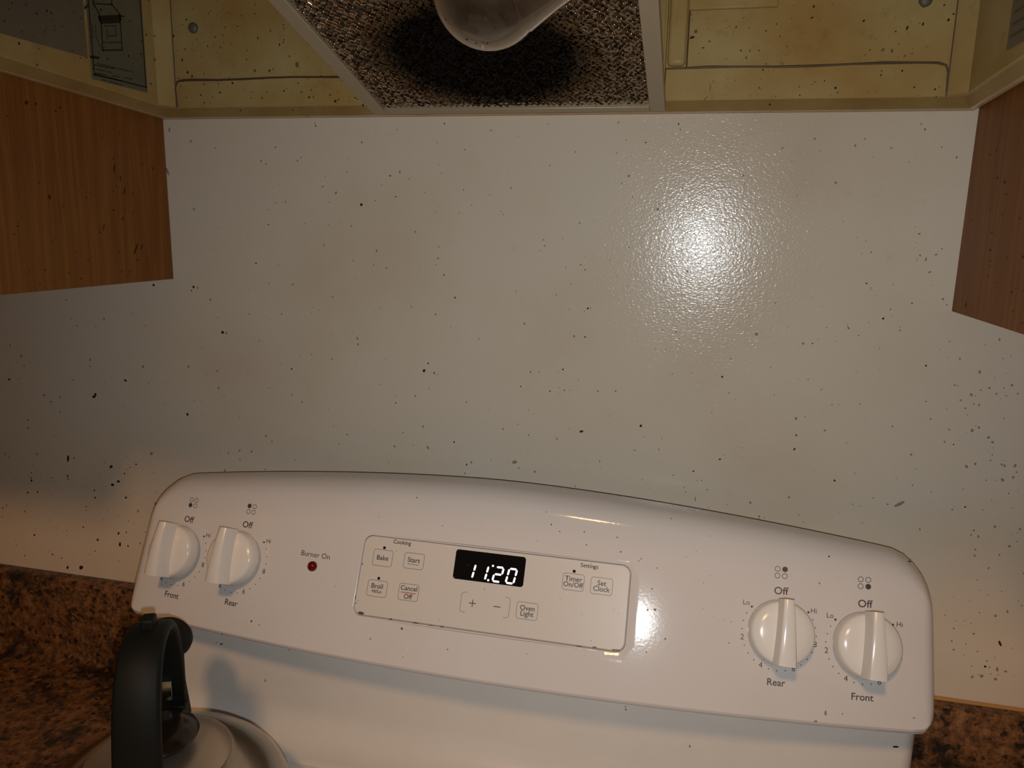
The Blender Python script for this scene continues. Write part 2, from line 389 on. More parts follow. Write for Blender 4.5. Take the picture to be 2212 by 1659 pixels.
def sline(st, x, pts, wd, m=M_stl, name='label_print', mbx=None):
    mb = mbx or MB(); s_ = 1 if x < 0 else -1
    for (a, b), (c, d) in zip(pts[:-1], pts[1:]):
        p, q = Vector((x + s_ * .0007, a, b)), Vector((x + s_ * .0007, c, d)); t_ = (q - p).normalized(); u_ = t_.cross(Vector((1, 0, 0))) * wd / 2; e = t_ * wd / 2
        mb.add([p - e - u_, p - e + u_, q + e + u_, q + e - u_], [(0, 1, 2, 3)])
    return mb
mb = MB(); xs = SX
sline(st1, xs, [(-.1145, 1.592), (-.1145, 1.4640), (-.0475, 1.4640), (-.0475, 1.592)], .0012, mbx=mb)
def pxl(L_): return [(lambda v: (v.y, v.z))(at(a, b, (1, 0, 0), (xs, 0, 0))) for a, b in L_]
sline(st1, xs, pxl([(221, 109), (263, 108), (257, 30), (240, 10), (240, -14)]), .0012, mbx=mb)
sline(st1, xs, pxl([(221, 109), (217, 50), (212, 27), (201, 10), (201, -14)]), .0012, mbx=mb)
sline(st1, xs, pxl([(217, 49), (257, 47)]), .002, mbx=mb)
sline(st1, xs, pxl([(215, 40), (257, 38)]), .0045, mbx=mb)
sline(st1, xs, pxl([(223, 56), (248, 56), (250, 77), (230, 78), (229, 62)]), .0007, mbx=mb)
sline(st1, xs, pxl([(221, 92), (261, 92)]), .0006, mbx=mb)
sline(st1, xs, pxl([(205, 8), (242, 10)]), .0010, mbx=mb)
sline(st1, xs, pxl([(221, 109), (206, 80), (205, 55)]), .0006, mbx=mb)
sline(st1, xs, pxl([(200, 84), (198, 52)]), .0006, mbx=mb)
sline(st1, xs, pxl([(195, 123), (211, 125)]), .0022, mbx=mb)
sline(st1, xs, pxl([(182, 18), (188, 12)]), .0016, mbx=mb)
sline(st1, xs, pxl([(257, 34), (266, 36)]), .0012, mbx=mb)
for a, b, c, d in [(198, 135, 288, 156), (200, 140, 245, 149), (199, 148, 240, 157), (203, 158, 286, 171), (199, 162, 286, 179), (220, 172, 262, 184)]:
    n_ = 9
    for k in range(n_):
        if rnd.random() < .85:
            u0, u1 = k / n_, (k + .8) / n_
            sline(st1, xs, pxl([(a + (c - a) * u0, b + (d - b) * u0), (a + (c - a) * u1, b + (d - b) * u1)]), .0007, mbx=mb)
o = mb.build('label_print', M_stl); o.parent = st1
mb = MB()
for k in range(14):
    zz = 1.472 + k * .0075
    sline(st3, -xs, [(-.112, zz + .0012), (-.112 - rnd.uniform(.05, .16), zz)], .0013, mbx=mb)
o = mb.build('label_print', plain('label_faded_line', (.06, .055, .035), .5)); o.parent = st3
# grease on the hood
yb = (0, YB, 0)
def hl(x, y): return y < 238 and x > 372 and x < 600 + (y) * .98
hs = [z1(1183, 245, 2, 2, 115), z1(1243, 408, 2.2, 1.5, 80), z1(1280, 493, 2.2, 1.5), z1(1311, 521, 2, 1.6, 80), z1(1253, 551, 2.4, 1.6, 5), z1(1588, 567, 2.6), z1(1840, 483, 2.2, 1.2), z1(1908, 305, 1.8, 1.6),
    z1(1760, 258, 1.6, 2), z1(1845, 210, 1.7), z1(1938, 272, 1.6), z1(1682, 406, 1.5), z1(1370, 650, 1.8), z1(1502, 632, 1.8, 1.5, 130), z1(1938, 620, 2), z1(2108, 665, 2, 1.2), z1(2035, 568, 1.6),
    z1(1272, 133, 2), z1(1395, 700, 1.8), (724, 219, 3.4, 1), (767, 211, 2), (784, 227, 2, 1.6), (1663, 226, 2.4), (1758, 14, 2, 2), (1754, 38, 2, 2, 20), (1805, 190, 2.8), (1648, 151, 2), (1495, 81, 3, 2, 15),
    (1866, 45, 2.4, 1.4, 50), (1994, 52, 2.2, 2, 75), (2049, 43, 3), (2040, 11, 2), (2060, 30, 2.2), (1949, 153, 2.4), (1975, 189, 2), (2020, 193, 2.2), (2047, 178, 2.2, 1.6, 50), (1903, 162, 1.8, 1.5, 50),
    (1935, 68, 2), (1960, 60, 2.4, 2.4, 70)]
tn = [z1(1740, 484, 3, 1.3), z1(2028, 443, 4, 1.5), z1(1520, 240, 1.8, 1.5), z1(1648, 108, 2), z1(2058, 628, 2.4), (1927, 110, 3, 1.6, 80), (1908, 107, 3), (1503, 68, 4), (1700, 100, 2), (1655, 138, 2), (1690, 138, 2), (1612, 125, 2.4, 1.5), (1640, 190, 2.4)]
hr = lambda x, y: 1490 < x < 2050
done(specks('grease_spot', hs + scatter(375, 0, 830, 236, 90, .6, 1.7, hl) + scatter(1490, 0, 2050, 215, 60, .6, 1.5, hr), M_spk, (0, -1, 0), yb, hood))
done(specks('grease_spot', tn + scatter(375, 0, 830, 236, 40, .8, 2.2, hl) + scatter(1440, 0, 2050, 215, 50, .8, 2.2, hr), M_spk2, (0, -1, 0), yb, hood))
done(specks('grease_spot', [(634, 243, 3.4, 2.3, 95), (1592, 229, 3, 1.2, 160), (520, 238, 1.6), (705, 240, 2)], M_spk, (0, -1, -1.2), (0, -.010, ZH + .004), hood, off=.0004))
mb, *_x = specks('grease_spot', scatter(5, 0, 340, 200, 60, .8, 2.2, lambda x, y: y < 120 + x * .28), M_spk, (1, 0, 0), (SX + .0006, 0, 0))
done((mb, 'grease_spot', M_spk, hood, None, None))
done(specks('grease_drip', [(1541, 176, .9, 4, 60), (1534, 190, .9, 8, 75), (1525, 212, 1, 7, 45)], M_spk2, (0, -1, 0), yb, hood))

# ------------------------------------------------------------------ grease filter
gf = empty('grease_filter', (0, -.12, 1.44)); tag(gf, 'aluminium mesh grease filter with a grease-blackened round patch, dark fan mouth painted in behind, set in the hood', 'grease filter')
FW, FB0, FB1 = .1315, .006, .221; fw = .0130
mb = MB()
def fbar(a0, a1, b0, b1, h0=-.004, h1=.0035):
    return MB().add([fp(a, b, h) for h in (h0, h1) for b in (b0, b1) for a in (a0, a1)], [(0, 2, 3, 1), (4, 5, 7, 6), (0, 1, 5, 4), (2, 6, 7, 3), (0, 4, 6, 2), (1, 3, 7, 5)])
keep(fbar(-FW, -FW + fw, FB0, FB1).build('frame_bar', M_alu, bevel=.0006), gf)
keep(fbar(FW - fw, FW, FB0, FB1).build('frame_bar', M_alu, bevel=.0006), gf)
keep(fbar(-FW + fw, FW - fw, FB0, FB0 + .0085).build('frame_bar', M_alu, bevel=.0006), gf)
keep(fbar(-FW + fw, FW - fw, FB1 - .0125, FB1).build('frame_bar', M_alu, bevel=.0006), gf)
mb = MB()
px_, row = .0052, .0035
na = int((2 * (FW - fw) + .004) / (px_ / 2)); nb = int((FB1 - FB0 - .018) / row)
for j in range(nb):
    b0 = FB0 + .0075 + row * j
    pts = []
    for i in range(na + 1):
        a = -FW + fw - .002 + i * px_ / 2
        b = b0 + (.0015 if (i + j) % 2 else -.0015) + rnd.uniform(-.0004, .0004)
        w_ = noise.noise(Vector((a * 22, b * 22, 0))) * .0022
        pts.append((a + w_, b + w_ * .6, rnd.uniform(-.0006, .0008) + .0004))
    for (a, b, h), (c, d, g) in zip(pts[:-1], pts[1:]):
        P, Q = fp(a, b, h), fp(c, d, g); t_ = (Q - P).normalized(); u_ = t_.cross(FN).normalized()
        tw = rnd.uniform(-1.0, 1.0); u_ = (u_ * math.cos(tw) + FN * math.sin(tw)) * .00088
        up = FN * .0003
        mb.add([P - u_, Q - u_, Q + up, P + up, P + u_, Q + u_], [(0, 1, 2, 3), (3, 2, 5, 4)])
    for k_, (a, b, h) in enumerate(pts):  # rounded beads added on the mesh knuckles to catch glints
        if (k_ + j) % 2:
            P = fp(a, b, h + .0002); r_ = rnd.uniform(.0005, .0010)
            mb.loops([[P + (FA * math.cos(q * PI / 3.5) + FB * math.sin(q * PI / 3.5)) * r_ * math.cos(e_) + FN * r_ * math.sin(e_) for q in range(7)] for e_ in (0, .55, 1.1, 1.5)], cap1=True)
t = NT('mesh_aluminium', .14, 1)
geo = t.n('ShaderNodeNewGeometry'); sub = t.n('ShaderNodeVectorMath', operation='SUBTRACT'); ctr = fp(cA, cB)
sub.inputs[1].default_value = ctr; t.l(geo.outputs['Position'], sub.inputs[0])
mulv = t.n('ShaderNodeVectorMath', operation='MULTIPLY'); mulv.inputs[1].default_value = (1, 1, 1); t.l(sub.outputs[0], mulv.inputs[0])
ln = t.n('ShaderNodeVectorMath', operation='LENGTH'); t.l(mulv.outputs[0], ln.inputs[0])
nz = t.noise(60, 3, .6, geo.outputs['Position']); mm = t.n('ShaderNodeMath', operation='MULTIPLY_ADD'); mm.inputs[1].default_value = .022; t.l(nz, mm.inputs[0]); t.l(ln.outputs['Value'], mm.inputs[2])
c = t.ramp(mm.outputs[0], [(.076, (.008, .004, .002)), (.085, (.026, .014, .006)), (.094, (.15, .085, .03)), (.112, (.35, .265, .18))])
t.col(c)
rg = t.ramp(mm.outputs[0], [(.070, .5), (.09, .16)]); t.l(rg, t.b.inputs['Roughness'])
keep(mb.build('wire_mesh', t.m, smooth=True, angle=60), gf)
tb = NT('mesh_backing', .6, 0, Specular_IOR_Level=.12)
nb_ = tb.noise(420, 3, .7); tb.col(tb.ramp(nb_, [(.4, (.045, .028, .014)), (.7, (.17, .115, .065))])); tb.bump(nb_, .001, 1)
mbb = MB(); mbb.loops([[fp(x, y, -.0022) for x, y in [(-FW + fw / 2, FB0 + .004), (FW - fw / 2, FB0 + .004), (FW - fw / 2, FB1 - .006), (-FW + fw / 2, FB1 - .006)]],
    ], cap1=True)
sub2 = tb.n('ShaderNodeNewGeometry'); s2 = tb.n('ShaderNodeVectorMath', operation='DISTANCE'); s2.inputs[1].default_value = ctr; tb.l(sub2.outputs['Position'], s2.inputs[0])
tb.col(tb.mix(tb.ramp(s2.outputs['Value'], [(.068, 1.), (.076, 0.)]), tb.ramp(nb_, [(.4, (.045, .028, .014)), (.7, (.17, .115, .065))]), (.006, .004, .003)))  # darkness of the fan mouth painted as a disc on the backing
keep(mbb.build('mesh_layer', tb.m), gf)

# ------------------------------------------------------------------ light bulb
bax = Vector((1, -.05, .22)).normalized()
bc = Vector((.0435, -.283, 1.4690)); BR = .0312
lbp = []
for k in range(0, 19):
    a = PI * (1 - k / 26.0); lbp.append((BR * math.sin(a) + 1e-4, BR * math.cos(a)))
r_e, z_e = lbp[-1]
lbp += [(.0265, .0180), (.0232, .0260), (.0195, .0350), (.0165, .0440), (.0150, .0520), (.0142, .0600)]
BM = Matrix.Translation(bc) @ bax.to_track_quat('Z', 'X').to_matrix().to_4x4()
bulb = empty('light_bulb', tuple(bc)); tag(bulb, 'unlit clear glass light bulb, grimy and spotted, screwed in sideways below the filter', 'light bulb')
tg = NT('grimy_glass_rim_sheen', .10); tg.b.inputs['Transmission Weight'].default_value = 1; tg.b.inputs['IOR'].default_value = 1.45
tg.b.inputs['Base Color'].default_value = (.80, .74, .62, 1)
df = tg.n('ShaderNodeBsdfDiffuse'); df.inputs['Color'].default_value = (.55, .40, .27, 1)
mx = tg.n('ShaderNodeMixShader'); lw = tg.n('ShaderNodeLayerWeight'); lw.inputs['Blend'].default_value = .38
fac = tg.n('ShaderNodeMath', operation='MULTIPLY_ADD'); fac.inputs[1].default_value = .75; fac.inputs[2].default_value = .0; pw = tg.n('ShaderNodeMath', operation='POWER'); pw.inputs[1].default_value = 2.2; tg.l(lw.outputs['Facing'], pw.inputs[0]); tg.l(pw.outputs[0], fac.inputs[0])  # lighter rim sheen painted in by view angle, over the grime
gn = tg.noise(40, 4, .6); ad = tg.n('ShaderNodeMath', operation='MULTIPLY_ADD'); ad.inputs[1].default_value = .12; tg.l(gn, ad.inputs[0]); tg.l(fac.outputs[0], ad.inputs[2])
sb = tg.n('ShaderNodeMath', operation='SUBTRACT'); sb.inputs[1].default_value = .045; sb.use_clamp = True; tg.l(ad.outputs[0], sb.inputs[0])
tg.l(sb.outputs[0], mx.inputs[0]); tg.l(tg.b.outputs[0], mx.inputs[1]); tg.l(df.outputs[0], mx.inputs[2])
tg.l(mx.outputs[0], tg.t.nodes['Material Output'].inputs[0])
inner = [(max(r - .0007, 5e-5), z) for r, z in lbp]; inner[0] = (5e-5, lbp[0][1] + .0007)
keep(MB().lathe(lbp + inner[::-1], 64, BM, cap0=False, cap1=False).build('glass_envelope', tg.m, smooth=True, angle=80), bulb)
keep(MB().lathe([(.0142, .058), (.0142, .062), (.0132, .063), (.0138, .0655), (.0130, .068), (.0138, .0705), (.0130, .073), (.013, .082)], 32, BM).build('screw_base', M_screw, smooth=True), bulb)
keep(MB().tube([BM @ Vector((0, 0, .058)), BM @ Vector((0, 0, .03)), BM @ Vector((0, .006, .012)), BM @ Vector((0, .008, .004))], [.006, .004, .0012, .0004], 10).build('glass_stem', plain('stem_glass', (.25, .22, .18), .3), smooth=True), bulb)
def onbulb(px, py):
    d = (_f * FPX + _r * (px - 1106) - _u * (py - 829.5)).normalized(); oc = CAM - bc; b_ = oc.dot(d); dd = b_ * b_ - (oc.dot(oc) - BR * BR)
    if dd < 0: return None
    p = CAM + d * (-b_ - math.sqrt(dd)); return p, (p - bc).normalized()
mb = MB()
for px, py, r in [(1008, 85, 3.4), (1028, 93, 2.4), (1052, 94, 2.6), (1044, 92, 1.6), (963, 42, 2.6), (1003, 47, 3), (1042, 50, 3), (987, 90, 2), (1070, 60, 1.6), (1105, 14, 2), (1090, 35, 2), (990, 10, 1.6), (1050, 20, 1.6)]:
    h = onbulb(px, py)
    if h: speck_mesh(mb, h[0], h[1], (1, 0, 0), r / 1674 * .42 * 1.2, r / 1674 * .42, .0003)
o = mb.build('burnt_spot', M_spk, smooth=True); o['kind'] = 'stuff'; keep(o, bulb)
lo = bc + (-_u * .9 + -_f * .0 + _r * -.1).normalized() * BR
keep(MB().tube([lo + _u * .001, lo - _u * .0012, lo - _u * .0022], [.0009, .0006, .0002], 8).build('grease_drip', plain('amber_drip', (.3, .2, .09), .2), smooth=True), bulb)

# ------------------------------------------------------------------ range
rg_ = empty('kitchen_range', (0, -.33, -.102)); tag(rg_, 'white electric range with curved control backguard, four knobs and lit clock', 'stove')
TH = math.radians(27); Z0 = .943; Y0 = -.115; BL = .027; X = .381; XE = .3795
ST, CT = math.sin(TH), math.cos(TH); NF = Vector((0, -CT, ST)); UF = Vector((0, ST, CT))
def bul(x): return BL * (1 - (x / X) ** 2)
def face(u, v, h=0): return Vector((u, Y0 - bul(u) + v * ST, Z0 + v * CT)) + NF * h
PB = .0236
def pan(u, v, h=0): return Vector((u, Y0 - PB + v * ST, Z0 + v * CT)) + NF * h
def ztop(x):
    z = 1.0965 - .160 * abs(x + .004) ** 1.7
    r = .034; e = XE - r
    if abs(x) > e: z -= r - math.sqrt(max(r * r - (abs(x) - e) ** 2, 0))
    return z
def zbot(x):
    r = .016; e = XE - r; z = Z0
    if abs(x) > e: z += r - math.sqrt(max(r * r - (abs(x) - e) ** 2, 0))
    return z
def guard_profile(x, back):
    """closed section of the backguard at x; back = how far the front recedes near the ends"""
    zb, zt = zbot(x), ztop(x)
    P = []
    def yf(z): return Y0 - bul(x) + (z - Z0) * ST / CT + back
    rb = .006; yb_ = -.045
    P.append((yb_, zb + .004)); P.append((yf(zb) + .016, zb + .0005)); P.append((yf(zb) + rb, zb))
    for k in range(1, 6):
        a = PI / 2 * k / 6; P.append((yf(zb + rb) + rb * (1 - math.sin(a)) * .9, zb + rb * (1 - math.cos(a))))
    zc = zt - .0135
    for k in range(11):
        z = zb + rb + (zc - zb - rb) * k / 10; P.append((yf(z), z))
    y1 = yf(zc); yT = min(y1 + .024, -.031)
    # crown: quarter turn leaving along the face and ending level
    p0 = Vector((y1, zc)); d0 = Vector((ST, CT)); p3 = Vector((yT, zt)); 
    c1 = p0 + d0 * .0085; c2 = p3 - Vector((1, .04)) * .011
    for k in range(1, 9):
        t = k / 9; P.append(tuple(p0 * (1 - t) ** 3 + c1 * 3 * t * (1 - t) ** 2 + c2 * 3 * t * t * (1 - t) + p3 * t ** 3))
    P.append((yT, zt)); P.append((-.0295, zt - .0002)); P.append((-.0285, zt - .0015)); P.append((-.0285, zt - .01 if zt - .01 > zb + .01 else zb + .012)); 
    return [Vector((x, y, z)) for y, z in P]
cols = []
re = .010
xs_ = []
for k in range(7): a = PI / 2 * k / 6; xs_.append((XE - re + re * math.sin(a), re * (1 - math.cos(a))))
inner_x = [(-(XE - re) + 2 * (XE - re) * k / 76, 0) for k in range(77)]
full = [(-x, b) for x, b in xs_[:0:-1]] + inner_x + xs_[1:]
for x, b in full:
    x = max(-XE + 1e-5, min(XE - 1e-5, x)); cols.append(guard_profile(x, b))
mb = MB().loops(cols, cap0=True, cap1=True)
# cut the shallow recess that holds the flat touch panel
me = bpy.data.meshes.new('backguard'); me.from_pydata(mb.v, [], mb.f)
bm = bmesh.new(); bm.from_mesh(me); bmesh.ops.recalc_face_normals(bm, faces=bm.faces); bm.to_mesh(me); bm.free()
tmp = bpy.data.objects.new('tmp', me); C.objects.link(tmp)
PU0, PU1, PV0, PV1 = -.1247, .1268, .0452, .1175
def rq(e, r): return rrect(PU0 - e, PU1 + e, PV0 - e, PV1 + e, r, 6)
cut = MB().loops([[face(u, v, .004) for u, v in rq(.0032, .0105)], [face(u, v, .0003) for u, v in rq(.0019, .0090)], [face(u, v, -.0001) for u, v in rq(.0011, .0085)], [pan(u, v, -.0002) - NF * .0009 for u, v in rq(.0005, .008)], [pan(u, v, -.0035) for u, v in rq(.0005, .008)]], cap0=True, cap1=True)
cme = bpy.data.meshes.new('cut'); cme.from_pydata(cut.v, [], cut.f); bm = bmesh.new(); bm.from_mesh(cme); bmesh.ops.triangulate(bm, faces=[f for f in bm.faces if len(f.verts) > 4]); bmesh.ops.recalc_face_normals(bm, faces=bm.faces); bm.to_mesh(cme); bm.free()
co = bpy.data.objects.new('cut', cme); C.objects.link(co)
md = tmp.modifiers.new('b', 'BOOLEAN'); md.operation = 'DIFFERENCE'; md.object = co; md.solver = 'EXACT'
dg = bpy.context.evaluated_depsgraph_get(); dg.update()
bgm = bpy.data.meshes.new_from_object(tmp.evaluated_get(dg)); bpy.data.objects.remove(tmp); bpy.data.objects.remove(co)
bg = keep(link('backguard', bgm, M_enamel, smooth=True, angle=32), rg_)
def sub(o, part):
    o.parent = part; return o
# touch panel plate
pp = [[pan(u, v, -.003) for u, v in rq(0, .0078)], [pan(u, v, -.0004) for u, v in rq(0, .0078)], [pan(u, v, 0) for u, v in rq(-.0004, .0075)]]
panel = keep(MB().loops(pp, cap0=True, cap1=True).build('touch_panel', M_panel, smooth=True, angle=30), rg_)

# --- lettering and line work laid on a surface
def flat_shape(mb, poly, S, h=.00022):
    mb.add([S(u, v, h) for u, v in poly], [tuple(range(len(poly)))])
def outline(mb, pts, wd, S, closed=True, h=.0002):
    n = len(pts); A = []; B = []
    for i in range(n):
        p = Vector(pts[i]); a = Vector(pts[i - 1]) if (i or closed) else p; b = Vector(pts[(i + 1) % n]) if (i < n - 1 or closed) else p
        t_ = (b - a).normalized(); nn = Vector((-t_.y, t_.x)) * wd / 2; A.append(p + nn); B.append(p - nn)
    vs = [S(q.x, q.y, h) for q in A] + [S(q.x, q.y, h) for q in B]
    mb.add(vs, [(i, (i + 1) % n, n + (i + 1) % n, n + i) for i in range(n if closed else n - 1)])
def text(s_, u, v, size, S, name, m, part, bold=0, sx=1.0):
    cu = bpy.data.curves.new('t', 'FONT'); cu.body = s_; cu.size = size; cu.align_x = 'CENTER'; cu.align_y = 'CENTER'; cu.offset = bold; cu.resolution_u = 3
    ob = bpy.data.objects.new('t', cu); C.objects.link(ob)
    dg = bpy.context.evaluated_depsgraph_get(); dg.update()
    m_ = bpy.data.meshes.new_from_object(ob.evaluated_get(dg)); bpy.data.objects.remove(ob)
    for vv in m_.vertices: vv.co = S(u + vv.co.x * sx, v + vv.co.y, .00025)
    return sub(link(name, m_, m), part)
# panel print
def btn(u0, u1, v0, v1, nm='button_outline'):
    mb = MB(); outline(mb, rrect(u0, u1, v0, v1, .0022, 4), .00042, pan); return sub(mb.build(nm, M_printline), panel)
DV = -.0012
for u0, u1, v0, v1 in [(-.1140, -.0948, .0920, .1070), (-.0830, -.0636, .0930, .1073), (-.1147, -.0953, .0640, .0786), (-.0835, -.0643, .0643, .0790), (.0292, .0485, .0620, .0765), (.0678, .0870, .0920, .1063), (.0932, .1124, .0915, .1058)]:
    btn(u0, u1, v0 + DV, v1 + DV)
TS = .0062
for s_, u, v, sz in [('Cooking', -.0876, .1157, .0052), ('Bake', -.1046, .0994, TS), ('Start', -.0735, .1008, TS), ('Broil', -.1053, .0733, TS), ('Hi/Lo', -.1050, .0686, .0042), ('Cancel', -.0740, .0750, .0060), ('Off', -.0740, .0676, TS),
        ('Oven', .0389, .0715, TS), ('Light', .0389, .0666, TS), ('Timer', .0774, .1017, TS), ('On/Off', .0774, .0967, .0060), ('Set', .1028, .1010, TS), ('Clock', .1028, .0960, TS), ('Settings', .0905, .1147, .0052)]:
    text(s_, u, v + DV, sz, pan, 'printed_word', M_print, panel, bold=.00008)
mb = MB(); outline(mb, [(-.0792, .0970 + DV), (-.0680, .0970 + DV)], .0004, pan, False); sub(mb.build('underline', M_print), panel)
mb = MB(); outline(mb, [(-.0815, .0711 + DV), (-.0668, .0711 + DV)], .0006, pan, False); sub(mb.build('underline', M_red, label='red underline'), panel)
mb = MB()
outline(mb, [(-.0152, .0696 + DV), (-.0087, .0696 + DV)], .0008, pan, False); outline(mb, [(-.0119, .0664 + DV), (-.0119, .0729 + DV)], .0008, pan, False, .00025)
sub(mb.build('plus_sign', M_print), panel)
mb = MB(); outline(mb, [(.0078, .0694 + DV), (.0144, .0694 + DV)], .0008, pan, False); sub(mb.build('minus_sign', M_print), panel)
for s_ in (-1, 1):
    q = [(s_ * .0178, .0785)] + [(s_ * (.0203 + .0025 * math.sin(a)), .0785 - .0025 * (1 - math.cos(a))) for a in [k * PI / 10 for k in range(6)]] + [(s_ * (.0203 + .0025 * math.cos(a)), .0635 - .0025 * math.sin(a)) for a in [k * PI / 10 for k in range(6)]] + [(s_ * .0178, .0610)]
    mb = MB(); outline(mb, [(a - .0002, b + DV) for a, b in q], .0004, pan, False); sub(mb.build('bracket_line', M_printline), panel)
for u, v in [(-.1043, .1090), (-.1050, .0806), (.0773, .1086)]:
    mb = MB(); flat_shape(mb, [(u - .0012, v - .0012 + DV), (u + .0012, v - .0012 + DV), (u + .0012, v + .0012 + DV), (u - .0012, v + .0012 + DV)], pan); sub(mb.build('indicator_window', M_black), panel)
# display
dq = lambda e, r: rrect(-.0338 - e, .0326 + e, .0879 - e, .1146 + e, r, 5)
disp = keep(MB().loops([[pan(u, v, -.0005) for u, v in dq(0, .0026)], [pan(u, v, .0003) for u, v in dq(0, .0026)], [pan(u, v, .0005) for u, v in dq(-.0003, .0024)]], cap1=True).build('clock_display', M_black, smooth=True, angle=30, label='black clock display reading 11:20'), rg_)
def seg(mb, a, b, wd):
    a, b = Vector(a), Vector(b); t_ = (b - a).normalized(); n_ = Vector((-t_.y, t_.x)) * wd / 2; e = wd * .5
    P = [a, a + t_ * e + n_, b - t_ * e + n_, b, b - t_ * e - n_, a + t_ * e - n_]
    mb.add([pan(q.x, q.y, .0008) for q in P], [tuple(range(6))])
SL = .17
def digit(ch, u, v, w_=.0072, h_=.0128, nm='lit_digit'):
    m = {'1': 'bc', '2': 'abged', '0': 'abcdef'}[ch]; mb = MB(); g = .0004
    pt = lambda x, y: (u + x * w_ + SL * y * h_, v + y * h_)
    S_ = dict(a=((0, 1), (1, 1)), b=((1, 1), (1, .5)), c=((1, .5), (1, 0)), d=((0, 0), (1, 0)), e=((0, 0), (0, .5)), f=((0, .5), (0, 1)), g=((0, .5), (1, .5)))
    for k in m:
        p, q = Vector(pt(*S_[k][0])), Vector(pt(*S_[k][1])); t_ = (q - p).normalized() * g; seg(mb, p + t_, q - t_, .0017)
    sub(mb.build(nm, M_digit), disp)
DB = .0900
digit('1', -.0227, DB + .0002); digit('1', -.0105, DB); digit('2', .0038, DB); digit('0', .0163, DB)
for u, v in ((.0028, .1034), (.0000, .0903)):
    mb = MB(); flat_shape(mb, [(u + .00095 * math.cos(a), v + .00095 * math.sin(a)) for a in [k * PI / 6 for k in range(12)]], pan, .0008); sub(mb.build('lit_colon_dot', M_digit), disp)
# backguard print
def burner_symbol(cx, cy, fill, tilt=0):
    mb = MB(); d = .00305
    for i, (a, b) in enumerate(((-d, d * .93), (d, d * .93), (-d, -d * .93), (d, -d * .93))):
        P = [(cx + a + .0021 * math.cos(t_), cy + b + .0021 * math.sin(t_)) for t_ in [k * PI / 12 for k in range(24)]]
        if i == fill: flat_shape(mb, [(cx + a + .0023 * math.cos(t_), cy + b + .0023 * math.sin(t_)) for t_ in [k * PI / 12 for k in range(24)]], face, .0003)
        else: outline(mb, P, .00045, face, h=.0003)
    sub(mb.build('burner_symbol', M_print), bg)
burner_symbol(-.3252, .1228, 2); burner_symbol(-.2542, .1261, 0); burner_symbol(.2542, .1237, 1); burner_symbol(.3223, .1200, 3)
TF = .0078
for s_, u, v in [('Off', -.3262, .1052), ('Off', -.2552, .1100), ('Off', .2545, .1080), ('Off', .3228, .1026)]: text(s_, u, v, .0088, face, 'printed_word', M_print, bg, .00008)
for s_, u, v in [('Front', -.3262, .0295), ('Rear', -.2553, .0342), ('Rear', .2529, .0338), ('Front', .3211, .0284)]: text(s_, u, v, .0078, face, 'printed_word', M_print, bg, .00008)
for s_, u, v in [('Hi', -.2984, .0932), ('Hi', -.2274, .0979), ('Hi', .2817, .0938), ('Hi', .3505, .0879), ('Lo', .2264, .0963), ('Lo', .2949, .0911)]: text(s_, u, v, .0058, face, 'printed_word', M_print, bg)
text('Burner On', -.1736, .0922, .0072, face, 'printed_word', M_print, bg)
for cx, cy, R_, full_ in ((-.3284, .0713, .0322, False), (-.2574, .0760, .0322, False), (.2539, .0735, .0302, True), (.3219, .0686, .0300, True)):
    mb = MB()
    for k in range(21):
        an = -49 - 13.0 * k if True else 0     # Lo at -49 deg, turning anticlockwise to Hi at +51
        an = math.radians(an); u, v = cx + R_ * math.sin(an), cy + R_ * math.cos(an)
        if k in (4, 8, 12, 16): text(str(2 * (k // 4)), u, v, .0066, face, 'dial_number', M_print, bg); continue
        if k in (0, 20): r_ = .0010
        else: r_ = .00052
        flat_shape(mb, [(u + r_ * math.cos(a), v + r_ * math.sin(a)) for a in [j * PI / 4 for j in range(8)]], face, .0003)
    sub(mb.build('dial_dots', M_print), bg)
# indicator lamp
Mi = Matrix((( 1, 0, 0, 0), (0, UF.y, NF.y, 0), (0, UF.z, NF.z, 0), (0, 0, 0, 1)))
def fm(u, v, h=0):
    M = Mi.copy(); M.translation = face(u, v, h); return M
keep(MB().lathe([(.0049, -.001), (.0049, .0006), (.0046, .0018), (.0034, .0032), (.0018, .0040), (.0002, .0043)], 28, fm(-.1747, .0815)).build('indicator_lamp', plain('dark_red_lens', (.11, .003, .004), .08), smooth=True, angle=80, label='dark red indicator lamp'), rg_)
# knobs
def knob(u, v):
    M = fm(u, v)
    # tilt with the bulge of the face
    sl = math.atan(2 * BL * u / X ** 2); M = M @ Matrix.Rotation(sl, 4, 'Y')
    o = MB().lathe([(.0195, -.004), (.0195, .0035), (.0262, .0045), (.0268, .0062), (.0266, .0085), (.0258, .0145), (.0250, .0166), (.0236, .0178), (.017, .0192), (.009, .0199), (.0005, .0201)], 64, M @ Matrix.Translation((0, .001, 0))).build('control_knob', M_knob, smooth=True, angle=50)
    keep(o, rg_)
    g = MB(); rows = []
    n = 16
    for i in range(n + 1):
        t = i / n; y = -.0240 + t * .0520
        hw = .0082 - .0034 * t; top = .0368 - .0016 * (2 * t - 1) ** 2
        a, b = hw, hw * .92
        rows.append([M @ Vector(p) for p in [(-a, y, .0165), (-b, y, top - .0030), (-b * .86, y, top - .0010), (-b * .5, y, top), (b * .5, y, top), (b * .86, y, top - .0010), (b, y, top - .0030), (a, y, .0165)]])
    g.loops(rows, cap0=True, cap1=True)
    gg = g.build('grip_ridge', M_knob, smooth=True, angle=40); sub(gg, o)
    # a blade that overhangs the disc at both ends reaches back to its skirt
    return o
for u, v in ((-.3277, .0708), (-.2570, .0756), (.2540, .0730), (.3220, .0684)): knob(u, v)
